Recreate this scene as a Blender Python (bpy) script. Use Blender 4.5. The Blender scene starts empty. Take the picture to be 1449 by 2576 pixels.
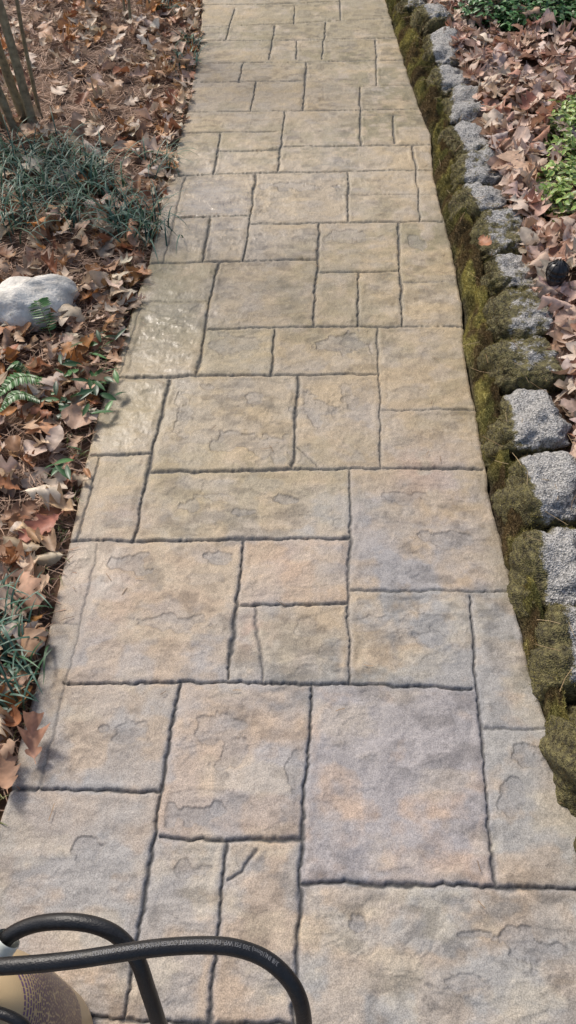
import bpy, math, random
import numpy as np
from mathutils import Vector
random.seed(7); rng=np.random.default_rng(7)
scene=bpy.context.scene
# ------------------------------------------------------------------ camera / plan survey
CAMH=1.6; PITCH=math.radians(50); FPX=1946.0
def G(u,v,z=0.0):
    """site survey: sight line -> point at height z (metres)"""
    dx=(u-724.5)/FPX; dy=(v-1288)/FPX
    d=np.array([dx, math.cos(PITCH)-dy*math.sin(PITCH), -math.sin(PITCH)-dy*math.cos(PITCH)])
    t=(z-CAMH)/d[2]
    return np.array([d[0]*t,d[1]*t,z])
cam=bpy.data.cameras.new("camera"); camo=bpy.data.objects.new("camera",cam); scene.collection.objects.link(camo)
camo.location=(0,0,CAMH); camo.rotation_euler=(math.pi/2-PITCH,0,0)
cam.sensor_fit='VERTICAL'; cam.sensor_height=36; cam.lens=36*FPX/2576; cam.clip_start=0.05; cam.clip_end=500
scene.camera=camo
# ------------------------------------------------------------------ helpers
TAB=[rng.random((256,256)) for _ in range(8)]
def vn(x,y,s=0):
    x=np.asarray(x,float)+s*17.31; y=np.asarray(y,float)+s*9.77
    ix=np.floor(x).astype(int); iy=np.floor(y).astype(int); fx=x-ix; fy=y-iy
    fx=fx*fx*fx*(fx*(fx*6-15)+10); fy=fy*fy*fy*(fy*(fy*6-15)+10); T=TAB[s%8]
    a=T[ix&255,iy&255]; b=T[(ix+1)&255,iy&255]; c=T[ix&255,(iy+1)&255]; d=T[(ix+1)&255,(iy+1)&255]
    return (a*(1-fx)+b*fx)*(1-fy)+(c*(1-fx)+d*fx)*fy
def fbm(x,y,s=0,o=4):
    r=0;a=.5;t=0
    for i in range(o):
        r=r+a*vn(x*2**i,y*2**i,s+i*3); t+=a; a*=.5
    return r/t
def sst(a,b,x):
    t=np.clip((x-a)/(b-a),0,1); return t*t*(3-2*t)
def mk(name,V,F,mat=None,col=None,smooth=True,attrs=None,parent=None):
    V=np.asarray(V,np.float32); F=np.asarray(F,np.int32); k=F.shape[1]
    me=bpy.data.meshes.new(name); me.vertices.add(len(V)); me.vertices.foreach_set('co',V.ravel())
    me.loops.add(F.size); me.loops.foreach_set('vertex_index',F.ravel())
    me.polygons.add(len(F)); me.polygons.foreach_set('loop_start',np.arange(0,F.size,k,dtype=np.int32))
    me.polygons.foreach_set('loop_total',np.full(len(F),k,np.int32))
    me.polygons.foreach_set('use_smooth',np.full(len(F),smooth))
    me.update(calc_edges=True)
    if col is not None:
        a=me.color_attributes.new('Col','FLOAT_COLOR','POINT')
        c=np.ones((len(V),4),np.float32); c[:,:3]=col; a.data.foreach_set('color',c.ravel())
    if attrs:
        for n,val in attrs.items():
            a=me.attributes.new(n,'FLOAT','POINT'); a.data.foreach_set('value',np.asarray(val,np.float32).ravel())
    o=bpy.data.objects.new(name,me); scene.collection.objects.link(o)
    if mat: me.materials.append(mat)
    if parent: o.parent=parent
    return o
def gridF(nr,nc):
    i=np.arange(nr-1)[:,None]*nc+np.arange(nc-1)[None,:]
    return np.stack([i,i+1,i+nc+1,i+nc],-1).reshape(-1,4)
def empty(name,loc=(0,0,0)):
    e=bpy.data.objects.new(name,None); scene.collection.objects.link(e); e.location=(0,0,0); return e
class Acc:
    def __init__(s): s.V=[];s.F=[];s.C=[];s.n=0
    def add(s,V,F,C):
        V=np.asarray(V,float); C=np.asarray(C,float)
        if C.ndim==1: C=np.tile(C,(len(V),1))
        s.V.append(V); s.F.append(np.asarray(F)+s.n); s.C.append(C); s.n+=len(V)
    def build(s,name,mat,smooth=True,parent=None):
        return mk(name,np.concatenate(s.V),np.concatenate(s.F),mat,np.concatenate(s.C),smooth,parent=parent)
def spline(P,n=8):
    P=np.asarray(P,float); Q=np.vstack([2*P[0]-P[1],P,2*P[-1]-P[-2]]); out=[]
    for i in range(1,len(Q)-2):
        for t in np.linspace(0,1,n,endpoint=False):
            a,b,c,d=Q[i-1],Q[i],Q[i+1],Q[i+2]
            out.append(.5*((2*b)+(c-a)*t+(2*a-5*b+4*c-d)*t*t+(3*b-a-3*c+d)*t**3))
    out.append(P[-1]); return np.array(out)
def tube(P,R,k=10):
    P=np.asarray(P,float); n=len(P); R=np.full(n,R) if np.isscalar(R) else np.asarray(R)
    T=np.gradient(P,axis=0); T/=np.linalg.norm(T,axis=1)[:,None]+1e-9
    up=np.array([.13,.21,.97]); V=[]
    for i in range(n):
        a=np.cross(T[i],up); 
        if np.linalg.norm(a)<.1: a=np.cross(T[i],[1,0,0])
        a/=np.linalg.norm(a); b=np.cross(T[i],a)
        for j in range(k):
            th=2*math.pi*j/k; V.append(P[i]+R[i]*(math.cos(th)*a+math.sin(th)*b))
    F=[]
    for i in range(n-1):
        for j in range(k):
            F.append([i*k+j,i*k+(j+1)%k,(i+1)*k+(j+1)%k,(i+1)*k+j])
    return np.array(V),np.array(F)
# ------------------------------------------------------------------ materials
def newmat(name):
    m=bpy.data.materials.new(name); m.use_nodes=True; nt=m.node_tree
    return m,nt,nt.nodes['Principled BSDF']
def colmat(name,rough=.6,spec=.4,nscale=60,nlo=.8,nhi=1.15,bump=.3,bscale=120,bdist=.002,sub=0.,trans=0.):
    m,nt,b=newmat(name); N=nt.nodes; L=nt.links
    at=N.new('ShaderNodeAttribute'); at.attribute_name='Col'
    tc=N.new('ShaderNodeTexCoord')
    no=N.new('ShaderNodeTexNoise'); no.inputs['Scale'].default_value=nscale; no.inputs['Detail'].default_value=4
    L.new(tc.outputs['Object'],no.inputs['Vector'])
    mr=N.new('ShaderNodeMapRange'); mr.inputs[1].default_value=.3; mr.inputs[2].default_value=.7; mr.inputs[3].default_value=nlo; mr.inputs[4].default_value=nhi
    L.new(no.outputs['Fac'],mr.inputs[0])
    vm=N.new('ShaderNodeVectorMath'); vm.operation='SCALE'; L.new(at.outputs['Color'],vm.inputs[0]); L.new(mr.outputs[0],vm.inputs['Scale'])
    L.new(vm.outputs[0],b.inputs['Base Color'])
    b.inputs['Roughness'].default_value=rough; b.inputs['Specular IOR Level'].default_value=spec
    if bump:
        n2=N.new('ShaderNodeTexNoise'); n2.inputs['Scale'].default_value=bscale; n2.inputs['Detail'].default_value=3
        L.new(tc.outputs['Object'],n2.inputs['Vector'])
        bp=N.new('ShaderNodeBump'); bp.inputs['Strength'].default_value=bump; bp.inputs['Distance'].default_value=bdist
        L.new(n2.outputs['Fac'],bp.inputs['Height']); L.new(bp.outputs[0],b.inputs['Normal'])
    if trans:
        tr=N.new('ShaderNodeBsdfTranslucent'); L.new(vm.outputs[0],tr.inputs['Color'])
        mx=N.new('ShaderNodeMixShader'); mx.inputs[0].default_value=trans
        L.new(b.outputs[0],mx.inputs[1]); L.new(tr.outputs[0],mx.inputs[2])
        L.new(mx.outputs[0],N['Material Output'].inputs['Surface'])
    return m
def plain(name,c,rough=.5,spec=.5,bump=0,bscale=200,var=.15):
    m,nt,b=newmat(name); N=nt.nodes; L=nt.links
    tc=N.new('ShaderNodeTexCoord'); no=N.new('ShaderNodeTexNoise'); no.inputs['Scale'].default_value=bscale*.2; no.inputs['Detail'].default_value=5
    L.new(tc.outputs['Object'],no.inputs['Vector'])
    r=N.new('ShaderNodeValToRGB'); r.color_ramp.elements[0].position=.3; r.color_ramp.elements[1].position=.7
    r.color_ramp.elements[0].color=(*[x*(1-var) for x in c],1); r.color_ramp.elements[1].color=(*[min(1,x*(1+var)) for x in c],1)
    L.new(no.outputs['Fac'],r.inputs[0]); L.new(r.outputs[0],b.inputs['Base Color'])
    b.inputs['Roughness'].default_value=rough; b.inputs['Specular IOR Level'].default_value=spec
    if bump:
        n2=N.new('ShaderNodeTexNoise'); n2.inputs['Scale'].default_value=bscale; L.new(tc.outputs['Object'],n2.inputs['Vector'])
        bp=N.new('ShaderNodeBump'); bp.inputs['Strength'].default_value=bump; bp.inputs['Distance'].default_value=.002
        L.new(n2.outputs['Fac'],bp.inputs['Height']); L.new(bp.outputs[0],b.inputs['Normal'])
    return m
# ------------------------------------------------------------------ path edges
LE=[(510,0),(505,100),(490,180),(470,280),(437,400),(405,510),(375,660),(340,760),(300,880),(270,980),(235,1080),(205,1220),(170,1380),(135,1530),(100,1680),(60,1830),(30,1960),(-2,2080),(-70,2320),(-150,2600)]
RE=[(970,0),(1000,100),(1040,230),(1083,340),(1090,440),(1112,540),(1140,640),(1160,760),(1168,880),(1190,1000),(1210,1120),(1235,1260),(1270,1400),(1300,1540),(1332,1680),(1380,1820),(1430,1950),(1475,2060),(1540,2250),(1630,2600)]
def edge(E,far,near):
    P=np.array([G(*e)[:2] for e in E]); P=P[::-1]
    y=np.concatenate([[near[1]],P[:,1],[far[1]]]); x=np.concatenate([[near[0]],P[:,0],[far[0]]])
    return y,x
ly,lx=edge(LE,(-.5,14),(-.66,-2.5)); ry,rx=edge(RE,(.95,14),(.78,-2.5))
def xl(y): return np.interp(y,ly,lx)+.008*(fbm(np.asarray(y)*9,0*np.asarray(y),2,3)-.5)
def xr(y): return np.interp(y,ry,rx)+.014*(fbm(np.asarray(y)*12,0*np.asarray(y),3,3)-.5)
# ------------------------------------------------------------------ joints
J=[[(510,12),(700,10),(860,3)],[(508,68),(720,60),(985,45)],[(742,15),(740,60)],[(590,22),(568,100)],[(855,0),(858,50)],
[(505,104),(740,101),(1000,95)],[(692,64),(678,150)],[(820,56),(810,148)],[(748,103),(745,148)],
[(498,160),(760,156),(1015,150)],[(945,100),(948,215)],[(612,160),(602,206)],[(771,155),(762,276)],[(483,208),(765,202)],[(905,216),(1035,213)],[(645,206),(631,277)],[(905,218),(908,366)],
[(470,281),(715,279),(1062,274)],[(716,280),(700,431)],[(990,290),(993,360)],[(910,290),(1065,288)],[(458,334),(711,330)],[(556,335),(538,438)],[(553,380),(702,378)],
[(708,369),(1086,365)],[(1038,368),(1046,430),(1057,556)],[(430,441),(700,434),(1092,428)],
[(467,443),(440,545),(412,658)],[(645,438),(630,545),(611,656)],[(877,433),(876,557)],[(878,491),(1102,490)],[(404,520),(446,518)],
[(443,546),(627,544)],[(625,565),(805,561),(1112,557)],[(530,547),(510,657)],[(804,562),(797,690),(788,822)],[(1003,560),(1008,690),(1013,821)],
[(374,663),(600,658),(800,653)],[(799,686),(1006,682)],[(901,685),(900,821)],[(1008,711),(1142,707)],
[(550,660),(525,770),(497,946)],[(348,760),(526,758)],[(356,765),(300,950)],[(518,827),(790,822),(1168,821)],[(692,829),(684,943)],[(950,822),(955,1000),(957,1176)],
[(285,951),(500,945),(952,941)],[(428,953),(385,1130),(335,1358)],[(752,945),(745,1060),(736,1180)],[(957,1031),(1192,1030)],[(228,1144),(381,1140)],
[(372,1187),(740,1181),(1216,1178)],[(249,1148),(225,1240),(192,1359)],[(881,1186),(877,1450),(879,1722)],
[(178,1362),(612,1357),(877,1353)],[(612,1358),(596,1520),(572,1707)],[(248,1372),(205,1560),(165,1716),(135,1850),(98,1986)],[(600,1523),(876,1519)],[(645,1525),(645,1590),(657,1650),(663,1712)],
[(882,1488),(1200,1487),(1285,1485)],[(1182,1498),(1194,1640),(1204,1760),(1222,1980),(1246,2226)],[(112,1569),(203,1571)],
[(163,1717),(560,1716),(880,1721),(1192,1733)],[(452,1719),(430,1840),(401,2000),(385,2110),(360,2285),(310,2568)],[(782,1719),(770,1950),(757,2200),(740,2576),(732,2700)],
[(1214,1831),(1385,1833)],[(22,1985),(200,1986),(401,1996)],[(396,2105),(600,2112),(766,2113)],[(760,2219),(1000,2222),(1240,2228),(1530,2243)],
[(572,2112),(560,2225),(545,2400),(524,2600),(515,2720)],[(-140,2556),(200,2562),(530,2574),(742,2580)],[(575,2216),(612,2190),(645,2142)],[(738,2640),(1640,2655)],[(1130,2655),(1150,2900)],[(742,1122),(775,1150),(800,1178)]]
FAINT={(248,1372):.25,(112,1569):.2,(356,765):.3,(467,443):.5,(404,520):.3,(645,1525):.5,(575,2216):.6,(742,1122):.5,(1214,1831):.5,(957,1031):.6,(1008,711):.4,(878,491):.4,(910,290):.35,(905,216):.5,(882,1488):.7,(348,760):.45,(249,1148):.6,(881,1186):.75,(1182,1498):.85,(950,822):.7,(508,68):.8,(505,104):.8,(498,160):.9,(483,208):.8,(470,281):.8}
SEG=[]
for k,pl in enumerate(J):
    W=[G(*p)[:2] for p in pl]
    st=FAINT.get(pl[0],1.0)
    for a,b in zip(W[:-1],W[1:]): SEG.append((a,b,st))
yy=5.55
while yy<13.8:
    SEG.append((np.array([-1.3,yy]),np.array([1.6,yy+.02]),1.)); 
    for q in range(4):
        xq=random.uniform(-.9,1.3); SEG.append((np.array([xq,yy]),np.array([xq+.01,yy+.42]),1.))
    yy+=.42
yy=-.35
while yy>-2.4:
    SEG.append((np.array([-1,yy]),np.array([1,yy+.01]),1.))
    for q in (-.45,-.05,.4): SEG.append((np.array([q+yy*.1,yy]),np.array([q+yy*.1,yy-.5]),1.))
    yy-=.5
ys=[-2.4]
while ys[-1]<13.8:
    y=ys[-1]
    ys.append(y+(.02 if y<-.25 else (.0020+.0009*max(y,0)**1.3 if y<5.8 else .03)))
ys=np.array(ys); NC=640; NR=len(ys)
s=np.linspace(0,1,NC); XL=xl(ys); XR=xr(ys)
X=XL[:,None]*(1-s)+XR[:,None]*s; Y=np.repeat(ys[:,None],NC,1)
wx=X+.012*(fbm(X*14,Y*14,1,3)-.5)+.0040*(vn(X*110,Y*110,4)-.5)+.003*(vn(X*45,Y*45,2)-.5)
wy=Y+.012*(fbm(X*14,Y*14,5,3)-.5)+.0040*(vn(X*110,Y*110,6)-.5)+.003*(vn(X*45,Y*45,3)-.5)
D=np.full(X.shape,9.); ST=np.ones(X.shape)
for a,b,st in SEG:
    lo=min(a[1],b[1])-.05; hi=max(a[1],b[1])+.05
    i0,i1=np.searchsorted(ys,[lo,hi]); 
    if i1<=i0: continue
    px=wx[i0:i1]-a[0]; py=wy[i0:i1]-a[1]; d=b-a; LL=(d**2).sum()
    t=np.clip((px*d[0]+py*d[1])/LL,0,1); dd=np.hypot(px-t*d[0],py-t*d[1])
    better=dd<D[i0:i1]
    D[i0:i1]=np.where(better,dd,D[i0:i1]); ST[i0:i1]=np.where(better,st,ST[i0:i1])
c2=D[::2,::2]<.0045; nr2,nc2=c2.shape; lab=np.where(c2,-1,0).tolist(); cur=0
for i in range(nr2):
    Li=lab[i]
    for j in range(nc2):
        if Li[j]==0:
            cur+=1; stck=[(i,j)]; Li[j]=cur
            while stck:
                p,q=stck.pop()
                for a,b in ((p+1,q),(p-1,q),(p,q+1),(p,q-1)):
                    if 0<=a<nr2 and 0<=b<nc2 and lab[a][b]==0: lab[a][b]=cur; stck.append((a,b))
lab=np.array(lab)
for _ in range(6):
    for ax,sh in ((0,1),(0,-1),(1,1),(1,-1)):
        r=np.roll(lab,sh,ax); lab=np.where(lab<0,r,lab)
lab=np.clip(lab,0,None); LAB=np.repeat(np.repeat(lab,2,0),2,1)[:NR,:NC]
rt=rng.random((cur+1,4))
CH=[(535,1835,55,35),(575,1895,45,35),(335,1842,40,25),(520,2045,55,30),(492,2190,38,32),(440,1568,75,18),(1080,1603,38,20),(1130,1352,75,20),(935,1562,45,20),(745,1935,20,40),(620,1290,30,10),(720,1255,30,12),(1325,1900,35,25),(790,1030,45,40),(455,1055,20,50),(690,1130,60,30),(1160,2480,50,35),(1340,2390,80,45),(860,860,60,25),(580,870,50,25),(770,1150,28,30),(615,2150,40,28),(870,600,45,20),(1290,2000,30,50),(330,1420,50,20),(1020,1250,50,14),(550,1250,40,10),(480,1275,35,14),(520,975,25,12),(590,1110,60,22),(1050,610,20,20),(750,470,70,10),(430,2050,14,30),(260,1835,14,10),(640,1000,25,15),(880,1000,20,30),(560,1400,30,16),(900,2330,40,25),(230,2130,50,30),(1180,2350,45,12)]
nw=(fbm(X*26,Y*26,2,4)-.5)*2.2
CM=np.zeros(X.shape)
for u,v,ru,rv in CH:
    c=G(u,v); e=G(u+ru,v); f=G(u,v-rv); i0,i1=np.searchsorted(ys,[c[1]-.25,c[1]+.25])
    a=e[0]-c[0]; b=f[1]-c[1]
    q=np.hypot((X[i0:i1]-c[0])/a,(Y[i0:i1]-c[1])/b)+nw[i0:i1]
    CM[i0:i1]=np.maximum(CM[i0:i1],sst(1.0,.90,q)*random.uniform(.55,1))
n3=fbm(X*5+LAB*3.1,Y*9+LAB*1.7,4,5)
CM2=sst(.645,.675,n3)*.6
inner=sst(.010,.026,D)
CM*=.35+.65*inner; CM2*=inner
rid=fbm(X*7+LAB*2.3,Y*13+LAB*5.1,0,5); tr=rid*8; fracr=tr-np.floor(tr); tmod=sst(.44,.60,fbm(X*3.3+LAB,Y*3.3,6,3)); ter=((np.floor(tr)+sst(.6,1.,fracr))*tmod+tr*(1-tmod))/8
near=sst(2.2,.7,Y)
jw=(.0021+.0032*vn(X*9,Y*9,7)**1.5)*(.65+.35*ST)*(1+.03*np.clip(Y,0,5))*(1+.18*near)
Z=-.0080*ST*np.exp(-(D/jw)**2)-.0014*ST*np.exp(-(D/.010)**2)
Z+=(ter-.5)*.011*inner+(fbm(X*30,Y*30,3,4)-.5)*.0042*inner+(fbm(X*22,Y*60,6,3)-.5)*.0022*inner*sst(.45,.6,fbm(X*2.5+LAB,Y*2.5,1,3))+(vn(X*160,Y*160,5)-.5)*.0006
Z+=-.0020*CM-.0009*CM2 
Z+=(fbm(X*1.3,Y*1.3,6,2)-.5)*.006
ed=np.minimum(X-XL[:,None],XR[:,None]-X); Z+=-.003*np.exp(-(ed/.004)**2)
def L3(*c): return np.array(c)
tan=L3(.43,.335,.205); olive=L3(.26,.22,.125); pink=L3(.415,.325,.250); blue=L3(.31,.305,.305); cream=L3(.50,.425,.315)
gy=sst(.45,2.1,Y+(fbm(X*2,Y*2,3,3)-.5)*.6)[...,None]
C=pink*(1-gy)+tan*gy
m=.45*sst(.40,.66,fbm(X*4.2+LAB*.05,Y*6,5,5))+.55*sst(.42,.64,fbm(X*13,Y*17,2,5)); m=m*(1-.6*gy[...,0])*.85
def blob(u,v,r,st):
    c=G(u,v); e=G(u+r,v); R=abs(e[0]-c[0]); return st*np.exp(-(((X-c[0])**2+((Y-c[1])*.8)**2)/R**2))
nz=fbm(X*9,Y*9,1,4); nzf=fbm(X*20,Y*20,4,5)
bl=blob(1000,1400,200,.5)+blob(1000,1850,260,.65)+blob(1080,1600,150,.45)+blob(980,2050,200,.45)+blob(1300,1950,150,.4)+blob(300,2150,200,.35)+blob(1300,2420,200,.35)+blob(1130,1230,80,.55)+blob(600,2000,200,.25)
m=np.clip(m+bl*sst(.32,.62,.5*nz+.5*nzf),0,.85)
C=C*(1-m[...,None])+blue*m[...,None]
cr=sst(.5,.7,fbm(X*9,Y*14,7,5))*.35; C=C*(1-cr[...,None])+(cream*(1-.2*gy))*cr[...,None]
ol=np.clip(sst(.46,.66,fbm(X*2.2,Y*3,2,4))*gy[...,0]*.5*sst(.3,.6,nzf)+blob(430,810,120,.9)*sst(.25,.5,nz)+blob(400,700,80,.85)*sst(.2,.45,nz)+blob(340,1020,90,.5)+blob(1070,600,60,.6)*sst(.4,.6,nzf)+blob(940,200,120,.75)*sst(.35,.6,nzf)+blob(820,40,260,.7)*sst(.3,.5,nz)+blob(960,320,80,.7)*sst(.35,.6,nzf)+blob(1150,1000,50,.4)*sst(.4,.6,nz),0,.9)
C=C*(1-ol[...,None])+olive*ol[...,None]
gr=sst(.48,.70,fbm(X*22,Y*34,1,5))*sst(.34,.6,fbm(X*5,Y*5,7,3))*.30; C*=(1-gr)[...,None]
rim=np.exp(-((XR[:,None]-X)/.05)**2)*sst(.4,.65,fbm(X*12,Y*12,5,4))*.5; C=C*(1-rim[...,None])+L3(.20,.18,.13)*rim[...,None]
wr=blob(1060,1190,90,.45)+blob(640,1590,40,.6)+blob(740,1440,60,.3)+blob(330,1300,80,.2)+blob(300,1500,150,.2)
wr=np.clip(wr,0,.7)*sst(.3,.6,nzf)
C=C*(1-wr[...,None])+L3(.42,.275,.20)*wr[...,None]
C*=(1+(rt[LAB][...,0:1]-.5)*.09)
C*=(1+(rt[LAB][...,1:4]-.5)*.03)
cm=np.clip(CM*.55+CM2*.35,0,.6)*(1-.45*gy[...,0]); C=C*(1-cm[...,None])+L3(.245,.24,.24)*cm[...,None]
e=np.abs(np.gradient(CM+CM2*.6,axis=0))+np.abs(np.gradient(CM+CM2*.6,axis=1)); C*=(1-np.clip(e*.6,0,.22))[...,None]
fr=ST*np.exp(-(D/.008)**2)*sst(.3,.7,vn(X*20,Y*20,3)+.15)*.6; C=C*(1-fr[...,None])+(L3(.24,.25,.28)*(1-gy)+L3(.30,.28,.23)*gy)*fr[...,None]
jc=np.clip(.35+.65*ST,0,1)*np.exp(-(D/(jw*.8))**2)*(.97-.12*gy[...,0]); C=C*(1-jc[...,None])+L3(.055,.055,.055)*jc[...,None]
C*=(.88+.24*rng.random(X.shape))[...,None]*(.90+.2*fbm(X*60,Y*60,6,3))[...,None]
C=np.clip(C,0,.8)
wet=np.clip(blob(530,510,170,1.15)+blob(430,790,130,.75)+blob(850,410,130,.6)+blob(330,1100,110,.4)+blob(250,1450,90,.35)+.22*gy[...,0]+blob(420,960,110,.3)-.25*(vn(X*6,Y*6,1)),0,1)*(1-.7*np.exp(-(D/.012)**2))
def skirt(A,l,r): return np.concatenate([l,A,r],1)
X2=skirt(X,X[:,:1]-.004,X[:,-1:]+.004); Y2=skirt(Y,Y[:,:1],Y[:,-1:]); Z2=skirt(Z,np.full((NR,1),-.09),np.full((NR,1),-.09))
C2=np.concatenate([C[:,:1]*.5,C,C[:,-1:]*.5],1); W2=skirt(wet,wet[:,:1],wet[:,-1:])
pm,nt,b=newmat("stamped_concrete"); N=nt.nodes; Lk=nt.links
at=N.new('ShaderNodeAttribute'); at.attribute_name='Col'; aw=N.new('ShaderNodeAttribute'); aw.attribute_name='wet'
tc=N.new('ShaderNodeTexCoord')
no=N.new('ShaderNodeTexNoise'); no.inputs['Scale'].default_value=420; no.inputs['Detail'].default_value=3; Lk.new(tc.outputs['Object'],no.inputs['Vector'])
mr=N.new('ShaderNodeMapRange'); mr.inputs[1].default_value=.32; mr.inputs[2].default_value=.68; mr.inputs[3].default_value=.70; mr.inputs[4].default_value=1.30; Lk.new(no.outputs['Fac'],mr.inputs[0])
vm=N.new('ShaderNodeVectorMath'); vm.operation='SCALE'; Lk.new(at.outputs['Color'],vm.inputs[0]); Lk.new(mr.outputs[0],vm.inputs['Scale']); Lk.new(vm.outputs[0],b.inputs['Base Color'])
rr=N.new('ShaderNodeMapRange'); rr.inputs[3].default_value=.66; rr.inputs[4].default_value=.20; Lk.new(aw.outputs['Fac'],rr.inputs[0]); Lk.new(rr.outputs[0],b.inputs['Roughness'])
rs=N.new('ShaderNodeMapRange'); rs.inputs[3].default_value=.35; rs.inputs[4].default_value=1.0; Lk.new(aw.outputs['Fac'],rs.inputs[0]); Lk.new(rs.outputs[0],b.inputs['Specular IOR Level'])
nb=N.new('ShaderNodeTexNoise'); nb.inputs['Scale'].default_value=170; nb.inputs['Detail'].default_value=4; Lk.new(tc.outputs['Object'],nb.inputs['Vector'])
bp=N.new('ShaderNodeBump'); bp.inputs['Strength'].default_value=.45; bp.inputs['Distance'].default_value=.0015; Lk.new(nb.outputs['Fac'],bp.inputs['Height']); Lk.new(bp.outputs[0],b.inputs['Normal'])
mk("stamped_concrete_path",np.stack([X2,Y2,Z2],-1).reshape(-1,3),gridF(NR,NC+2),pm,C2.reshape(-1,3),True,{'wet':W2})
# ------------------------------------------------------------------ ground
def gh(x,y):
    x=np.asarray(x,float);y=np.asarray(y,float)
    a=xl(y)-x; b=x-xr(y)
    z=np.full(np.broadcast(x,y).shape,-.07)
    z=np.where(a>-.01,-.02+.02*sst(0,.5,a)+.05*(fbm(x*3,y*3,2,4)-.5)*sst(.02,.5,a)+.012*(fbm(x*25,y*25,4,3)-.5),z)
    z=np.where(b>.0,-.05+.14*sst(.06,.2,b)+.05*(fbm(x*3,y*3,5,4)-.5)*sst(.2,.5,b)+.012*(fbm(x*25,y*25,4,3)-.5),z)
    return z
gx=np.unique(np.concatenate([-np.geomspace(3,90,25),np.arange(-3,3.2,.03),np.geomspace(3.2,90,25)]))
gyy=np.unique(np.concatenate([-np.geomspace(1,90,25),np.arange(-1,7,.03),np.geomspace(7,160,40)]))
GX,GY=np.meshgrid(gx,gyy); GZ=gh(GX,GY)
n=fbm(GX*14,GY*14,3,4)[...,None]; GC=L3(.075,.047,.032)*(1-n)+L3(.22,.135,.09)*n
gm=colmat("soil",.9,.2,40,.6,1.3,.8,60,.01)
mk("ground",np.stack([GX,GY,GZ],-1).reshape(-1,3),gridF(len(gyy),len(gx)),gm,GC.reshape(-1,3))
# ------------------------------------------------------------------ pine straw
def needles(name,pts,zf,c0,c1,lmin=.07,lmax=.15,w=.0011,mat=None,lift=.02):
    n=len(pts); th=rng.random(n)*math.tau; L=rng.uniform(lmin,lmax,n); bend=rng.normal(0,.18,n)
    dx=np.cos(th);dy=np.sin(th); V=np.zeros((n,6,3)); z0=zf(pts[:,0],pts[:,1])+rng.uniform(.0,lift,n); tz=rng.normal(0,.10,n)
    for k,t in enumerate((-.5,0,.5)):
        off=bend*(t*t*4)*.25
        cx=pts[:,0]+L*(t*dx-off*dy); cy=pts[:,1]+L*(t*dy+off*dx); cz=z0+tz*t*L+.004
        for q,sg in enumerate((-1,1)):
            V[:,k*2+q,0]=cx-sg*w*dy; V[:,k*2+q,1]=cy+sg*w*dx; V[:,k*2+q,2]=cz
    base=np.arange(n)[:,None]*6; F=np.concatenate([base+np.array([0,2,3,1]),base+np.array([2,4,5,3])])
    t=rng.random((n,1)); C=(c0*(1-t)+c1*t)*rng.uniform(.6,1.3,(n,1)); C=np.repeat(C,6,0)
    return mk(name,V.reshape(-1,3),F,mat,C,False)
strawm=colmat("pine_needle",.6,.3,30,.85,1.1,0)
n=34000; py=rng.uniform(-.5,7.2,n); px=xl(py)-.025-rng.random(n)**1.3*3.0
needles("pine_straw",np.stack([px,py],1),gh,L3(.20,.115,.075),L3(.54,.36,.25),mat=strawm)
# ------------------------------------------------------------------ leaves
def template(kind):
    ns=19; t=np.linspace(0,1,ns)
    V=[];C=[]
    if kind<4:
        k=[3,4,3,5][kind]; ph=[.5,.6,.35,.5][kind]; dep=[.75,.7,.8,.5][kind]; wd=[.40,.34,.46,.30][kind]
        env=wd*np.sin(math.pi*np.clip((t-.10)/.93,0,1)**.85)**.75
        l=np.abs(((t*k+ph)%1)*2-1); l=l**.9
        w=env*(1-dep+dep*l)+.012; w[-1]=.01; w[:3]=np.array([.008,.008,.012]); sh=.16*l*env/wd
    else:
        env=[.27,.36][kind-4]*np.sin(math.pi*np.clip((t-.12)/.9,0,1)**.9)**.85; l=(np.arange(ns)%2)
        w=env*(1-.08*l)+.008; w[:3]=.008; w[-1]=.004; sh=.04*env
    for i in range(ns):
        for c in (-1,-.5,0,.5,1):
            V.append([c*w[i],t[i]+sh[i]*abs(c),abs(c)*.0]); C.append(1.18 if c==0 else (1.0 if abs(c)<.9 else .84))
    return np.array(V)-np.array([0,.5,0]),np.array(C),gridF(ns,5)
TP=[template(k) for k in range(6)]
def rotm(yaw,pit,rol):
    cy,sy=math.cos(yaw),math.sin(yaw);cp,sp=math.cos(pit),math.sin(pit);cr,sr=math.cos(rol),math.sin(rol)
    return np.array([[cy,-sy,0],[sy,cy,0],[0,0,1]])@np.array([[1,0,0],[0,cp,-sp],[0,sp,cp]])@np.array([[cr,0,sr],[0,1,0],[-sr,0,cr]])
def leaf(acc,x,y,z,L,col,tilt=.3,curl=1.,kind=None,yaw=None):
    k=kind if kind is not None else random.choice([0,0,1,1,2,3,4,5]); V,cc,F=TP[k]; V=V.copy()
    a=random.gauss(.5,.9)*curl; bb=random.gauss(.35,.5)*curl; tw=random.gauss(0,.6)*curl
    zz=a*V[:,0]**2*1.6+bb*V[:,1]**2*.7+tw*V[:,0]*V[:,1]+.05*np.sin(V[:,1]*random.uniform(8,18)+random.random()*6)*np.abs(V[:,0])*3*curl
    V[:,1]*=1-.15*abs(bb); V[:,0]*=(1-.2*min(1.5,abs(a)))*random.uniform(.8,1.15); V[:,0]+=random.gauss(0,.12)*V[:,1]**2; V[:,2]=zz-zz.mean()*.5
    R=rotm(yaw if yaw is not None else random.random()*math.tau,random.gauss(0,tilt),random.gauss(0,tilt)); V=(V*L)@R.T
    V+=np.array([x,y,z-min(0,V[:,2].min()*.75)])
    c=np.array(col)[None]*cc[:,None]*rng.uniform(.88,1.1,(len(cc),1)); acc.add(V,F,c)
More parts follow.
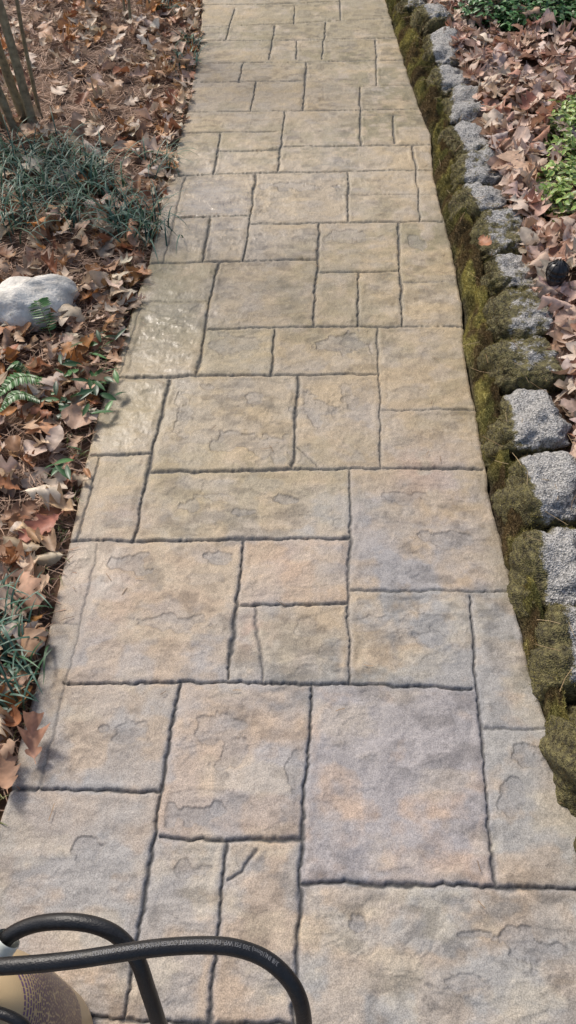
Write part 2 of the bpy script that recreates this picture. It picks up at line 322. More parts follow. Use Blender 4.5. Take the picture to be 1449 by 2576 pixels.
PL=[(.68,.48,.32),(.76,.59,.44),(.62,.38,.22),(.52,.29,.15),(.78,.64,.50),(.62,.28,.09),(.42,.18,.09),(.70,.51,.36),(.38,.21,.12),(.56,.38,.25),(.74,.57,.42)]
PR=[(.72,.52,.40),(.78,.62,.51),(.62,.41,.29),(.68,.48,.37),(.76,.59,.47),(.50,.26,.17),(.58,.36,.25),(.76,.58,.47)]
def jit(c): 
    f=random.uniform(.72,1.12); return [max(0,min(.8,x*f*random.uniform(.95,1.05))) for x in c]
leafm=colmat("dry_leaf",.5,.4,45,.75,1.15,.5,70,.002,trans=.2)
bare=[(180,220,170,.45),(60,330,120,.7),(300,250,120,.6),(180,1150,60,.25),(165,1330,38,.25),(120,1250,50,.5),(10,1080,40,.6),(90,400,120,.55),(200,450,140,.55)]
bareW=[]
for u,v,r,k in bare:
    c=G(u,v); e=G(u+r,v); bareW.append((c[0],c[1],abs(e[0]-c[0]),k))
A=Acc()
def ok(x,y):
    for a,b,r,k in bareW:
        if (x-a)**2+((y-b)*.7)**2<r*r and random.random()>k: return False
    return True
for i in range(5600):
    y=random.uniform(-.2,7.2); x=float(xl(y))-.025-random.random()**1.1*(1.0+.33*y)
    if not ok(x,y): continue
    lay=random.random()
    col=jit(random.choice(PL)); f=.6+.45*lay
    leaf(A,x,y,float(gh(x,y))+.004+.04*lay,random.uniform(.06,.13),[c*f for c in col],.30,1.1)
for i in range(120):   # strays lapping over the concrete edge
    y=random.uniform(1.2,6); x=float(xl(y))+random.uniform(-.05,.015); leaf(A,x,y,.006,random.uniform(.04,.09),jit(random.choice(PL)),.2,1.)
for u,v,L,c,ki,yw in [(85,1865,.13,(.50,.28,.19),0,.2),(110,1330,.14,(.50,.20,.13),1,2.2),(75,1490,.14,(.56,.35,.24),0,3.6),(20,1480,.12,(.5,.30,.2),2,1.0),(40,1720,.10,(.5,.3,.2),1,2.),(20,1950,.13,(.42,.25,.16),3,.3),(10,1900,.10,(.5,.33,.22),0,2),(95,1140,.13,(.66,.50,.40),4,.8),(145,1110,.10,(.62,.48,.38),4,2.9),(200,1060,.11,(.58,.38,.26),5,1.4),(90,995,.11,(.74,.63,.53),0,1.),(330,600,.12,(.66,.35,.2),0,0),(355,690,.09,(.6,.3,.15),0,1),(300,530,.15,(.66,.42,.29),0,.8),(130,800,.12,(.68,.52,.4),0,1.2),(165,725,.11,(.7,.5,.36),1,2.5),(60,835,.12,(.62,.42,.28),2,.4)]:
    p=G(u,v,.02); leaf(A,p[0],p[1],.025,L,c,.2,.9,ki,yw)
A.build("fallen_leaves",leafm)
A=Acc()
for i in range(6200):
    y=random.uniform(-.2,7.2); x=float(xr(y))+.225+random.random()**1.35*(.75+.32*y)
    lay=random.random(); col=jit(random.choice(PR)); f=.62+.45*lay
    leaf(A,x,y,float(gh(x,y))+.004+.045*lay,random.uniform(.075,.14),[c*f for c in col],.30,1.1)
p=G(1310,425,.15); leaf(A,p[0],p[1],.15,.22,(.64,.44,.30),.15,.5,0,.3)
p=G(1222,615,.14); leaf(A,p[0],p[1],.14,.09,(.40,.17,.08),.5,1.2,3,.3)
A.build("fallen_leaves",leafm)
# ------------------------------------------------------------------ stone edging + moss
BL=[(1052,-20),(1090,35),(1125,108),(1148,175),(1175,240),(1190,330),(1213,408),(1240,487),(1267,575),(1292,665),(1310,775),(1323,888),(1350,1035),(1385,1208),(1432,1395),(1490,1600),(1555,1850),(1640,2150),(1740,2500)]
BP=[G(u-10,v,.130) for u,v in BL]
far=[np.array([float(xr(y))+.135,y,.130]) for y in np.arange(BP[0][1]+.25,13,.26)][::-1]
BPall=far+BP
edging=empty("stone_edging")
sm,nt,b=newmat("weathered_stone"); N=nt.nodes; Lk=nt.links
tc=N.new('ShaderNodeTexCoord'); at=N.new('ShaderNodeAttribute'); at.attribute_name='moss'
v1=N.new('ShaderNodeTexVoronoi'); v1.inputs['Scale'].default_value=240; Lk.new(tc.outputs['Object'],v1.inputs['Vector'])
r1=N.new('ShaderNodeValToRGB'); cr_=r1.color_ramp; cr_.elements[0].color=(.09,.09,.088,1); cr_.elements[0].position=.0; cr_.elements[1].color=(.58,.56,.53,1); cr_.elements[1].position=1.
e_=cr_.elements.new(.3); e_.color=(.22,.215,.205,1); e_=cr_.elements.new(.6); e_.color=(.36,.35,.33,1)
Lk.new(v1.outputs['Color'],r1.inputs[0])
nm=N.new('ShaderNodeTexNoise'); nm.inputs['Scale'].default_value=26; nm.inputs['Detail'].default_value=8; nm.inputs['Roughness'].default_value=.72; Lk.new(tc.outputs['Object'],nm.inputs['Vector'])
ad=N.new('ShaderNodeMath'); ad.operation='ADD'; Lk.new(nm.outputs['Fac'],ad.inputs[0]); Lk.new(at.outputs['Fac'],ad.inputs[1])
st=N.new('ShaderNodeMapRange'); st.inputs[1].default_value=.76; st.inputs[2].default_value=.86; Lk.new(ad.outputs[0],st.inputs[0])
n4=N.new('ShaderNodeTexNoise'); n4.inputs['Scale'].default_value=80; n4.inputs['Detail'].default_value=6; Lk.new(tc.outputs['Object'],n4.inputs['Vector'])
r2=N.new('ShaderNodeValToRGB'); r2.color_ramp.elements[0].position=.35; r2.color_ramp.elements[0].color=(.045,.038,.018,1); r2.color_ramp.elements[1].position=.7; r2.color_ramp.elements[1].color=(.20,.175,.07,1); Lk.new(n4.outputs['Fac'],r2.inputs[0])
mx=N.new('ShaderNodeMix'); mx.data_type='RGBA'; Lk.new(st.outputs[0],mx.inputs[0]); Lk.new(r1.outputs[0],mx.inputs[6]); Lk.new(r2.outputs[0],mx.inputs[7]); Lk.new(mx.outputs[2],b.inputs['Base Color'])
b.inputs['Roughness'].default_value=.85
bp=N.new('ShaderNodeBump'); bp.inputs['Strength'].default_value=.9; bp.inputs['Distance'].default_value=.004
a2=N.new('ShaderNodeMath'); a2.operation='ADD'; Lk.new(v1.outputs['Distance'],a2.inputs[0]); Lk.new(n4.outputs['Fac'],a2.inputs[1]); Lk.new(a2.outputs[0],bp.inputs['Height']); Lk.new(bp.outputs[0],b.inputs['Normal'])
tuftP=[];
def blockmesh(i,c,tan_,wd,ln,ht,mossy):
    n=28
    lin=np.linspace(-1,1,n)
    faces=[];vs=[];off=0
    for ax in range(3):
        for sg in (-1,1):
            a,b_=np.meshgrid(lin,lin); P=np.zeros((n,n,3)); P[...,ax]=sg; P[...,(ax+1)%3]=a; P[...,(ax+2)%3]=b_
            vs.append(P.reshape(-1,3)); f=gridF(n,n)+off
            faces.append(f if sg>0 else f[:,::-1]); off+=n*n
    P=np.concatenate(vs); F=np.concatenate(faces)
    ex=random.uniform(3.3,4.8); q=(np.abs(P)**ex).sum(1)**(1/ex); U=P/q[:,None]
    ch=random.uniform(.3,1.0)
    U=U*(1-ch*.25*(np.abs(U[:,0]*U[:,1]))[:,None]**2)
    W=U*np.array([wd/2,ln/2,ht/2])
    s0=i*3.7
    nn=(fbm(W[:,0]*11+s0,W[:,1]*11+W[:,2]*9,1,4)-.5)*1.8+.55*(fbm(W[:,0]*50+s0,W[:,1]*50+W[:,2]*43,2,3)-.5)
    W=W+U*nn[:,None]*.034
    W[:,2]+=W[:,0]*random.gauss(-.03,.10)+W[:,1]*random.gauss(0,.08)
    W[:,0]+=W[:,2]*.10
    aa=random.gauss(0,.10); W[:,0],W[:,1]=W[:,0]*math.cos(aa)-W[:,1]*math.sin(aa),W[:,0]*math.sin(aa)+W[:,1]*math.cos(aa)
    side=random.uniform(-1,1)
    ms=.30*mossy+.6*sst(-.35,-.95,U[:,0])+.35*sst(.80,.3,U[:,2])+.22*sst(.70,1.,np.abs(U[:,1]))+.12*mossy*side*U[:,1]
    t=tan_/np.linalg.norm(tan_); r=np.array([t[1],-t[0],0.])
    up=np.array([0,0,1]); O=W[:,:1]*r+W[:,1:2]*t+W[:,2:3]*up+c-np.array([0,0,ht/2])
    nz_=fbm(W[:,0]*34+s0,W[:,1]*34,4,3)
    sel=np.where((ms+nz_*.6>.66)&(U[:,2]>-.1)&(U[:,0]<.9))[0]
    if len(sel): 
        for q in rng.choice(sel,min(len(sel)*4,3000)): tuftP.append((O[q]+rng.normal(0,.0025,3)*np.array([1,1,.2]),U[q][0]))
    return O,F,ms
mossyl={12:0.35,13:.35,11:1.2,10:1.05,9:.75,8:1.05,7:.6,6:.85,5:.45,4:.55,3:.5,2:.4,1:.75,0:.95,14:.55,15:.8}
nf=len(far)
for i,c in enumerate(BPall):
    a=BPall[max(i-1,0)]; b_=BPall[min(i+1,len(BPall)-1)]; t=(a-b_)*np.array([1,1,0]); sp=np.linalg.norm(t)/(2 if 0<i<len(BPall)-1 else 1)
    my=mossyl.get(i-nf,random.uniform(.3,.9))
    wd=random.uniform(.190,.212)
    O,F,ms=blockmesh(i,c+np.array([random.gauss(0,.005),0,random.gauss(0,.009)]),t,wd,sp*random.uniform(1.02,1.08),.24,my)
    mk("edging_block",O,F,sm,None,True,{'moss':ms},parent=edging)
my_=np.arange(-1.2,9,.006); mu=np.linspace(0,1,56); MY,MU=np.meshgrid(my_,mu,indexing='ij')
cx=np.array([p[0] for p in BPall])[::-1]; cyb=np.array([p[1] for p in BPall])[::-1]
def bcx(y): return np.interp(y,cyb,cx)
def mlump(y,u): 
    n=fbm(y*13,u*1.8,1,3); return n
def mossz(y,u):
    prof=np.interp(u,[0,.06,.15,.35,.6,.85,1.],[-.05,-.012,.02,.055,.080,.090,.06])
    bump=np.interp(y,cyb,np.arange(len(cyb)))%1; lump=.62+.40*np.abs(np.sin(math.pi*bump))
    return prof*lump+.060*(mlump(y,u)-.5)*sst(0,.3,u)+.010*(fbm(y*60,u*7,3,3)-.5)
def mossx(y,u):
    a=xr(y)-.004+.034*(fbm(y*13,y*0+.5,5,3)-.38); b_=bcx(y)-.065
    return a+(b_-a)*u-.035*(mlump(y,u)-.5)*sst(.0,.3,u)+.005*(fbm(y*40,u*5,6,3)-.5)
MX=mossx(MY,MU); MZ=mossz(MY,MU)
def mosscol(y,u):
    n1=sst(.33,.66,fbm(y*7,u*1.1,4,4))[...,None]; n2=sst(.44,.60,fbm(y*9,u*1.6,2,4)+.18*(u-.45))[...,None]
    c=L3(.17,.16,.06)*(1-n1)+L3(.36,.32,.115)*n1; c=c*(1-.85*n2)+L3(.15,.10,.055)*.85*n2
    cv=sst(.52,.34,mlump(y,u))[...,None]*.6; c=c*(1-cv)+L3(.05,.04,.022)*cv  # crevice shade painted into the moss colour, in hollows between lumps
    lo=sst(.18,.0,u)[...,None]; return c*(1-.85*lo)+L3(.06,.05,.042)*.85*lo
mossm=colmat("moss",.95,.1,130,.5,1.5,1.,220,.006)
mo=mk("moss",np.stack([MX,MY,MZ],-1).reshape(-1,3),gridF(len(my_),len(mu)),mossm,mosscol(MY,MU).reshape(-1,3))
mtm=colmat("moss_sprig",.95,.1,50,.9,1.1,0,trans=.25)
def sprigs(bx,ty,bz,col,name,lmin=.002,lmax=.0055):
    n=len(bx); L=rng.uniform(lmin,lmax,n)*(1+.12*ty); th=rng.random(n)*math.tau; w=.0011*(1+.25*ty)
    dirx=-.4+rng.normal(0,.6,n); diry=rng.normal(0,.6,n); dirz=.6+rng.random(n)*.4
    V=np.zeros((n,3,3)); V[:,0]=np.stack([bx-w*np.cos(th),ty-w*np.sin(th),bz-.001],1); V[:,1]=np.stack([bx+w*np.cos(th),ty+w*np.sin(th),bz-.001],1); V[:,2]=np.stack([bx+dirx*L,ty+diry*L,bz+dirz*L],1)
    mk(name,V.reshape(-1,3),np.arange(3*n).reshape(-1,3),mtm,np.repeat(col,3,0),False,parent=mo)
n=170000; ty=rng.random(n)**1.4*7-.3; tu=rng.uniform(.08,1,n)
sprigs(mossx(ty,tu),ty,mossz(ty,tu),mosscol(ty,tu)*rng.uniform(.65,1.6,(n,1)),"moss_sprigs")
TPp=np.array([p for p,_ in tuftP]); mm=TPp[:,1]<7; TPp=TPp[mm]; n=len(TPp)
t_=sst(.35,.65,fbm(TPp[:,0]*22,TPp[:,1]*22,3,3))[:,None]
sprigs(TPp[:,0],TPp[:,1],TPp[:,2],(L3(.12,.09,.045)*(1-t_)+L3(.25,.22,.08)*t_)*rng.uniform(.6,1.5,(n,1)),"block_moss_sprigs",.002,.0055)
n=160; ny=rng.uniform(.2,6,n); nx=xr(ny)+rng.uniform(-.02,.25,n)
needles("pine_needles",np.stack([nx,ny],1),lambda x,y:np.full(len(x),.125),L3(.25,.15,.07),L3(.48,.36,.2),.03,.07,.0006,strawm,.015)
# small debris lying on the concrete
n=90; dy_=rng.uniform(.3,5.5,n); dx_=xl(dy_)+.03+rng.random(n)**2*(xr(dy_)-xl(dy_)-.06)
needles("path_debris",np.stack([dx_,dy_],1),lambda x,y:np.full(len(x),.002),L3(.14,.09,.05),L3(.36,.24,.14),.008,.035,.0008,strawm,.001)
# ------------------------------------------------------------------ white rock
c=G(78,765,.035); n=64
th=np.linspace(0,math.tau,n+1); ph=np.linspace(-math.pi/2,math.pi/2,n//2); PH,TH=np.meshgrid(ph,th,indexing='ij')
U=np.stack([np.cos(PH)*np.cos(TH),np.cos(PH)*np.sin(TH),np.sin(PH)],-1)
r=1+.55*(fbm(U[...,0]*1.6+5+U[...,2],U[...,1]*1.6+5,2,4)-.5)+.10*(fbm(U[...,0]*6+9+U[...,2]*5,U[...,1]*6+5,2,4)-.5)
r[:,-1]=r[:,0]; W=U*r[...,None]*np.array([.165,.115,.085]); a=.5; W=np.stack([W[...,0]*math.cos(a)-W[...,1]*math.sin(a),W[...,0]*math.sin(a)+W[...,1]*math.cos(a),W[...,2]],-1)+c
nn=fbm(W[...,0]*25,W[...,1]*25+W[...,2]*20,3,5)[...,None]
mk("white_rock",W.reshape(-1,3),gridF(n//2,n+1),colmat("pale_rock",.75,.3,70,.85,1.05,.8,120,.004),(L3(.80,.76,.68)*(1-.35*sst(.48,.78,nn))).reshape(-1,3))
# ------------------------------------------------------------------ grass, ferns, broadleaf
grassm=colmat("grass_blade",.45,.4,40,.8,1.15,0,trans=.15)
def blade(acc,p,yaw,L,w,arch,col,seg=6):
    t=np.linspace(0,1,seg+1); el=math.radians(random.uniform(45,80)); V=[];x=0;z=0;a=el
    dirv=np.array([math.cos(yaw),math.sin(yaw),0]); sd=np.array([-dirv[1],dirv[0],0])
    for i,tt in enumerate(t):
        ww=w*(1-tt**2.2)*.5+.0003; c=p+dirv*x+np.array([0,0,z]); V+= [c-sd*ww,c+sd*ww]
        x+=math.cos(a)*L/seg; z+=math.sin(a)*L/seg; a-=arch/seg
        if z<.012: z=.012; a=max(a,0)
    F=[[2*i,2*i+1,2*i+3,2*i+2] for i in range(seg)]; cc=np.repeat((.75+.4*t),2)[:,None]*np.array(col); acc.add(V,F,cc)
def tuft(acc,u,v,n,L,cols):
    p=G(u,v,0); 
    for i in range(n):
        q=p+np.array([random.gauss(0,.035),random.gauss(0,.045),.01]); c=random.choice(cols); f=random.uniform(.7,1.3)
        blade(acc,q,random.random()*math.tau,L*random.uniform(.6,1.2),.0055,random.uniform(1.2,2.4),[k*f for k in c])
gc=[(.05,.125,.085),(.04,.095,.068),(.09,.18,.13),(.055,.13,.06)]
A=Acc()
for u,v in [(10,430),(45,400),(100,410),(150,430),(60,480),(120,480),(200,455),(240,440),(210,510),(100,550),(270,490),(300,520),(180,560),(40,520),(320,600),(365,560),(395,585),(10,560),(400,430),(150,380),(80,440),(230,480),(30,590),(290,570),(160,500)]:
    tuft(A,u,v,26,.20,gc)
for u,v in [(5,1560),(30,1600),(0,1680),(35,1700),(5,1740),(-20,1620),(-10,1780),(480,120),(470,170),(400,30),(430,40),(-25,1500)]: tuft(A,u,v,20,.12,gc)
A.build("mondo_grass",grassm)
A=Acc()
for k in range(700):
    y=random.uniform(.4,5.8); x=float(xl(y))-.005-random.random()*.08; c=random.choice([(.14,.17,.05),(.22,.22,.08),(.08,.12,.03)])
    blade(A,np.array([x,y,-.015]),random.random()*6.28,random.uniform(.02,.06),.0018,1.5,c,4)
A.build("edge_grass",grassm)
pl=colmat("glossy_leaf",.38,.5,35,.8,1.15,.2,60,.002,trans=.12)
def ell(acc,p,yaw,pit,L,w,col,fold=.25,edgecol=None):
    ns=7; V=[];C=[];t=np.linspace(0,1,ns)
    R=rotm(yaw,pit,random.gauss(0,.35))
    for tt in t:
        ww=w*math.sin(math.pi*min(1,tt*.94+.05))**.8/2
        for cc in (-1,-.62,0,.62,1):
            V.append([cc*ww,tt*L,abs(cc)*ww*fold-.45*tt*tt*L*.4]); 
            e=edgecol if (edgecol is not None and abs(cc)>.9) else col; C.append(np.array(e)*(1.25 if cc==0 else 1))
    acc.add(np.array(V)@R.T+p,gridF(ns,5),C)
A=Acc()
for u,v,n in [(215,935,5),(240,970,8),(190,965,5),(165,1018,7),(240,1012,8),(265,1000,4),(295,845,5),(225,888,5),(150,1180,4),(180,1160,3),(200,1030,6),(490,110,5),(478,150,5)]:
    p=G(u,v,.02)
    for k in range(n):
        q=p+np.array([random.gauss(0,.025),random.gauss(0,.03),random.uniform(0,.03)]); f=random.uniform(.45,1.1)
        c=random.choice([(.045,.12,.045),(.06,.16,.05),(.04,.10,.045),(.09,.20,.06)]); ell(A,q,random.random()*6.28,random.uniform(-.1,.5),random.uniform(.04,.07),random.uniform(.012,.020),[x*f for x in c])
A.build("groundcover_plant",pl)
def fern(name,u0,v0,u1,v1,bright=1.):
    acc=Acc(); a=G(u0,v0,.03); b_=G(u1,v1,.06); mid=(a+b_)/2+np.array([0,0,.05]); S=spline([a,mid,b_],14); n=len(S)
    Vt,Ft=tube(S,np.linspace(.0013,.0005,n),5); acc.add(Vt,Ft,L3(.10,.13,.04))
    Lt=np.linalg.norm(b_-a)
    for i in range(3,n):
        t=i/n; T=S[min(i+1,n-1)]-S[i-1]; yaw=math.atan2(T[1],T[0])
        pl_=Lt*.20*math.sin(math.pi*(.18+.80*t))
        for sg in (-1,1): ell(acc,S[i],yaw-math.pi/2+sg*1.25,.05,pl_,.008,np.array([.08,.20,.05])*random.uniform(.7,1.2)*bright,.1)
    acc.build(name,pl)
fern("fern",130,850,88,745,.8); fern("fern",130,960,-10,1000,.9); fern("fern",110,1010,0,1035,.8); fern("fern",90,970,20,930,.8)
# ------------------------------------------------------------------ variegated shrubs (right)
def euon(name,blobs,green,yel,dens,size,frac):
    A=Acc()
    for (x,y,z,rx_,ry_,rz_) in blobs:
        for k in range(dens):
            d=rng.normal(size=3); d/=np.linalg.norm(d); d[2]=abs(d[2]); rr=random.uniform(.45,1.05)
            n_=vn(d[0]*3+x*7,d[1]*3+d[2]*3,2)
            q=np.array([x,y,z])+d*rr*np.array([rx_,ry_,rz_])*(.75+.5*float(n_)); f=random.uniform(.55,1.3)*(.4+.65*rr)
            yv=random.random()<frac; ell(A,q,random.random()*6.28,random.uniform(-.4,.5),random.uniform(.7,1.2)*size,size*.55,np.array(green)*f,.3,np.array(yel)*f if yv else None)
    for (x,y,z,rx_,ry_,rz_) in blobs:
        for k in range(12):
            Vt,Ft=tube(spline([[x+random.gauss(0,.02),y+random.gauss(0,.02),z-.03],[x+random.uniform(-.6,.6)*rx_,y+random.uniform(-.6,.6)*ry_,z+.5*rz_],[x+random.uniform(-.9,.9)*rx_,y+random.uniform(-.9,.9)*ry_,z+rz_*.7]],4),.0018,5); A.add(Vt,Ft,L3(.12,.09,.05))
    A.build(name,pl)
def Bl(u,v,r,z=.09,h=.12):
    c=G(u,v,z+.05); e=G(u+r,v,z+.05); R=abs(e[0]-c[0]); return (c[0],c[1],z,R,R,h)
euon("variegated_euonymus",[Bl(1410,455,60),Bl(1440,380,70),Bl(1400,500,55),Bl(1440,530,55),Bl(1470,450,80),Bl(1425,320,55),Bl(1455,280,55)],(.19,.30,.07),(.68,.66,.22),380,.030,.9)
euon("euonymus_shrub",[Bl(1200,30,60),Bl(1260,15,70,h=.17),Bl(1340,15,75,h=.17),Bl(1410,10,75,h=.17),Bl(1290,45,55),Bl(1380,45,50),Bl(1450,40,55)],(.08,.19,.06),(.28,.40,.16),420,.036,.45)
# ------------------------------------------------------------------ multi-stem shrub (upper left)
barkm=colmat("bark",.8,.2,45,.6,1.3,.8,50,.006)
def shrub(name,stems):
    A=Acc()
    for u,v,du,h,r,lx_,ly_ in stems:
        p=G(u,v,-.02); pts=[p]
        for k in range(1,7):
            t=k/6; pts.append(p+np.array([lx_*t+random.gauss(0,.012)*k**.5,ly_*t+random.gauss(0,.012)*k**.5,h*t]))
        S=spline(pts,6); R=np.linspace(r,r*.35,len(S))*(1+.1*np.array([random.gauss(0,1) for _ in S])*.5); R[0]*=1.35
        Vt,Ft=tube(S,R,10); nn_=fbm(Vt[:,0]*30,Vt[:,2]*12,2,4)[:,None]; A.add(Vt,Ft,L3(.22,.16,.10)*(1-nn_)+L3(.38,.35,.23)*nn_)
        for q in range(7):
            k=random.randint(len(S)//2,len(S)-2); b0=S[k]; d=np.array([random.uniform(-1,1),random.uniform(-1,1),.9]); l=random.uniform(.25,.6)
            Vt,Ft=tube(spline([b0,b0+d*l*.5,b0+d*l+np.array([0,0,.1])],5),np.linspace(r*.35,.0015,11),6); A.add(Vt,Ft,L3(.20,.16,.11))
            for w_ in range(7):
                ell(A,b0+d*l*random.uniform(.4,1)+rng.normal(0,.03,3),random.random()*6.28,random.uniform(-.5,.6),.06,.03,np.array([.08,.13,.04])*random.uniform(.7,1.3))
    A.build(name,barkm)
shrub("multi_stem_shrub",[(88,330,0,2.2,.022,-.03,.05),(70,325,0,2.1,.020,-.14,.10),(45,345,0,2.0,.018,-.25,.0),(20,345,0,2.0,.014,-.2,.2),(105,310,0,2.1,.010,.03,.25),(5,370,0,2.,.02,-.3,.1)])
shrub("bare_shrub",[(330,70,0,1.6,.008,.05,.1),(318,60,0,1.6,.007,-.1,.1),(240,45,0,1.6,.009,-.1,.0),(225,40,0,1.6,.010,-.2,.1),(255,40,0,1.6,.006,.1,.2)])
# ------------------------------------------------------------------ landscape light
def lathe(prof,c,k=28):
    V=[];
    for r,z in prof:
        for j in range(k): th=math.tau*j/k; V.append([c[0]+r*math.cos(th),c[1]+r*math.sin(th),c[2]+z])
    F=[[i*k+j,i*k+(j+1)%k,(i+1)*k+(j+1)%k,(i+1)*k+j] for i in range(len(prof)-1) for j in range(k)]
    return np.array(V),np.array(F)
blk=plain("black_plastic",(.018,.018,.02),.35,.5,.2,150)
ll=empty("landscape_light"); c=G(1397,700,.16)
V,F=lathe([(.008,-.15),(.008,-.02),(.026,-.015),(.030,.0),(.030,.006),(.026,.008),(.026,.014),(.031,.016),(.031,.022),(.026,.024),(.026,.032),(.034,.034),(.034,.040),(.024,.052),(.012,.056),(0,.057)],c); mk("housing",V,F,blk,parent=ll)
for j in range(10):
    th=math.tau*j/10; a=np.array([math.cos(th),math.sin(th),0]); P=[c+a*.027+np.array([0,0,.0]),c+a*.036+np.array([0,0,.02]),c+a*.034+np.array([0,0,.042]),c+a*.012+np.array([0,0,.062])]
    V,F=tube(P,.0022,6); mk("rib",V,F,blk,parent=ll)
# ------------------------------------------------------------------ hose
rub=plain("black_rubber",(.014,.014,.015),.38,.5,.35,500,.3)
hose=empty("rubber_hose"); HR=.0103
S1=[G(-3,2384,.455),G(30,2350,.47),G(90,2325,.485),G(165,2318,.50),G(240,2328,.50),G(300,2358,.49),G(345,2415,.47),G(372,2490,.43),G(398,2570,.38),G(425,2660,.29),np.array([-.19,.0,.15]),np.array([-.17,-.06,.05]),np.array([-.12,-.16,.015]),np.array([.0,-.30,.013]),np.array([.2,-.42,.013]),np.array([.35,-.6,.013])]
S2=[np.array([-.75,.25,.06]),np.array([-.62,.24,.22]),np.array([-.52,.225,.40]),G(-60,2432,.48),G(0,2431,.50),G(100,2424,.51),G(200,2413,.515),G(300,2398,.52),G(400,2384,.52),G(500,2378,.52),G(580,2382,.52),G(650,2403,.51),G(702,2438,.50),G(742,2488,.48),G(762,2548,.45),G(765,2620,.40),G(755,2720,.30),np.array([.03,-.02,.14]),np.array([.05,-.08,.04]),np.array([.10,-.18,.014]),np.array([.25,-.3,.013]),np.array([.5,-.5,.013])]
for Pn,nme in ((S1,"hose_loop"),(S2,"hose_lead")):
    S=spline(Pn,12); V,F=tube(S,HR,18); mk(nme,V,F,rub,parent=hose)
SS=spline(S2,40)
def textmesh(body,size):
    cu=bpy.data.curves.new("t",'FONT'); cu.body=body; cu.size=size; cu.resolution_u=2; o=bpy.data.objects.new("t",cu); scene.collection.objects.link(o)
    bpy.context.view_layer.update(); me=bpy.data.meshes.new_from_object(o.evaluated_get(bpy.context.evaluated_depsgraph_get()))
    V=np.zeros(len(me.vertices)*3); me.vertices.foreach_get('co',V); V=V.reshape(-1,3); F=[list(p.vertices) for p in me.polygons]
    bpy.data.objects.remove(o); return V,F
V,F=textmesh("3/8 IN(10mm) 300 PSI WP  FLAME RESISTANT COVER MADE IN MEXICO GN112522       10:49:10",.0075)
seg=np.linalg.norm(np.diff(SS,axis=0),axis=1); sl=np.concatenate([[0],np.cumsum(seg)])
i0=np.argmin(np.linalg.norm(SS-G(690,2428,.50),axis=1)); i1=np.argmin(np.linalg.norm(SS-G(170,2416,.515),axis=1))
k=(sl[i0]-sl[i1])/V[:,0].max(); O=[]
for x,y,_ in V:
    q=sl[i0]-x*k; c=np.array([np.interp(q,sl,SS[:,j]) for j in range(3)]); c2=np.array([np.interp(q+.004,sl,SS[:,j]) for j in range(3)])
    T=(c2-c)/np.linalg.norm(c2-c); tcn=np.array([.0,.15,1.]); tcn-=T*tcn.dot(T); tcn/=np.linalg.norm(tcn); sd=np.cross(T,tcn)
    th=(y-.0028)/HR*1.0; O.append(c+(HR+.0004)*(math.cos(th)*tcn+math.sin(th)*sd))
me=bpy.data.meshes.new("printed_lettering"); me.from_pydata([tuple(p) for p in O],[],F); o=bpy.data.objects.new("printed_lettering",me); scene.collection.objects.link(o); o.parent=hose
me.materials.append(plain("faded_print",(.2,.2,.205),.6,.3,0,300,.3))
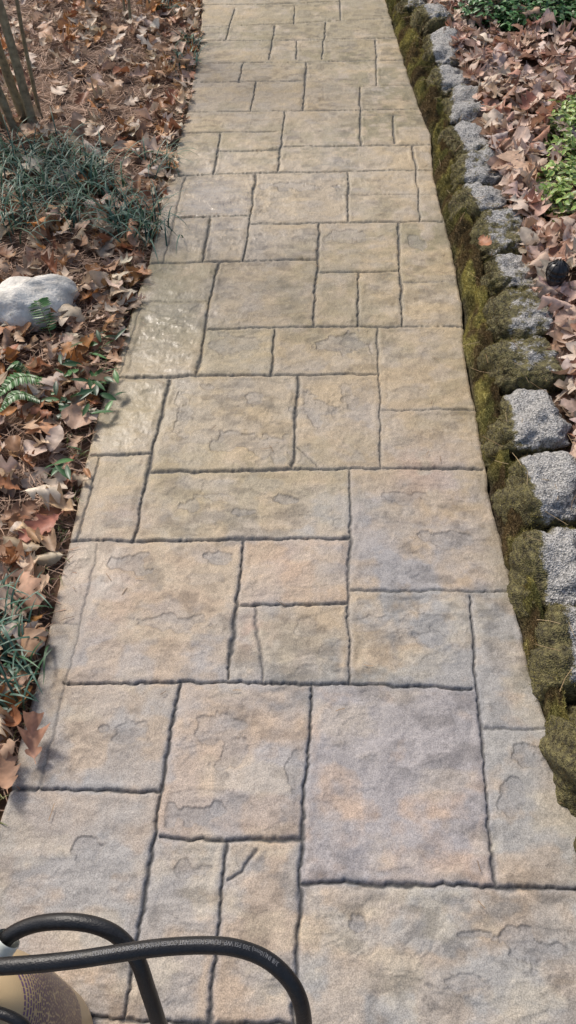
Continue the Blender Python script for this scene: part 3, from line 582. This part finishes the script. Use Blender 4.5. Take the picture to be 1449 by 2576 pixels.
# ------------------------------------------------------------------ jug
jug=empty("plastic_jug"); jc=np.array([-.425,.150,0.])
prof=[(0,0),(.080,0),(.092,.01),(.095,.03),(.097,.22),(.096,.27),(.092,.32),(.082,.355),(.066,.378),(.046,.392),(.034,.40),(.030,.405),(.030,.415)]
pp=spline([[a,b_,0] for a,b_ in prof],4)[:,:2]; pp[:,0]=np.clip(pp[:,0],0,None); pp=pp[pp[:,1]>=-.001]
V,F=lathe(pp,jc,56); mk("jug_body",V,F,plain("beige_plastic",(.50,.37,.21),.42,.5,.1,60,.06),parent=jug)
V,F=lathe([(.034,.405),(.036,.407),(.036,.432),(.033,.437),(.016,.438),(.015,.45),(0,.451)],jc,40); mk("cap",V,F,plain("white_plastic",(.70,.73,.66),.4),parent=jug)
cs=spline([jc+[0,0,.445],G(-22,2420,.45),G(-4,2396,.455),G(22,2360,.466)],8); Vt,Ft=tube(cs,np.array([.0165+.0012*(i%2) for i in range(len(cs))]),20); mk("hose_collar",Vt,Ft,bpy.data.materials["white_plastic"],parent=jug)
A=Acc(); z=.12
pr=np.array(pp); 
def rad(z): 
    m_=pr[:,1]>.02; o_=np.argsort(pr[m_][:,1]); return np.interp(z,pr[m_][:,1][o_],pr[m_][:,0][o_])
while z<.372:
    th=-1.35
    while th<.75:
        w=random.uniform(.03,.12); g=.025
        if not(-.36<th<-.28) and random.random()<.95:
            tt=np.linspace(th,th+w,4); V=[]
            for q in tt:
                for zz in (z,z+.0019): r_=rad(zz)+.0006; V.append(jc+np.array([r_*math.cos(q),r_*math.sin(q),zz]))
            A.add(V,gridF(4,2),L3(.14,.08,.16))
        th+=w+g
    z+=.0042
A.build("label_print",colmat("label_ink",.5,.4,40,.9,1.1,0),False,parent=jug)
st_=empty("black_cord"); V,F=tube(spline([G(-60,2530,.44),G(-10,2545,.44),G(35,2562,.44),G(70,2590,.43),G(90,2640,.40),np.array([-.31,.02,.2]),np.array([-.30,-.05,.02]),np.array([-.3,-.3,.01])],8),.007,12); mk("cord",V,F,rub,parent=st_)
# ------------------------------------------------------------------ light
w=bpy.data.worlds.new("World"); scene.world=w; w.use_nodes=True; nt=w.node_tree; bg=nt.nodes['Background']
sky=nt.nodes.new('ShaderNodeTexSky'); sky.sky_type='NISHITA'; sky.sun_disc=False; EL=math.radians(47); RO=math.radians(-38)
sky.sun_elevation=EL; sky.sun_rotation=RO; sky.air_density=1.; sky.dust_density=4; nt.links.new(sky.outputs[0],bg.inputs[0]); bg.inputs[1].default_value=.14
sl_=bpy.data.lights.new("sun",'SUN'); sl_.energy=2.7; sl_.angle=math.radians(12); sl_.color=(1,.94,.86); so=bpy.data.objects.new("sun",sl_); scene.collection.objects.link(so)
dv=Vector((math.sin(RO)*math.cos(EL),math.cos(RO)*math.cos(EL),math.sin(EL))); so.rotation_euler=dv.to_track_quat('Z','Y').to_euler(); so.location=(0,0,5)
scene.view_settings.view_transform='Standard'; scene.view_settings.look='None'; scene.view_settings.exposure=0
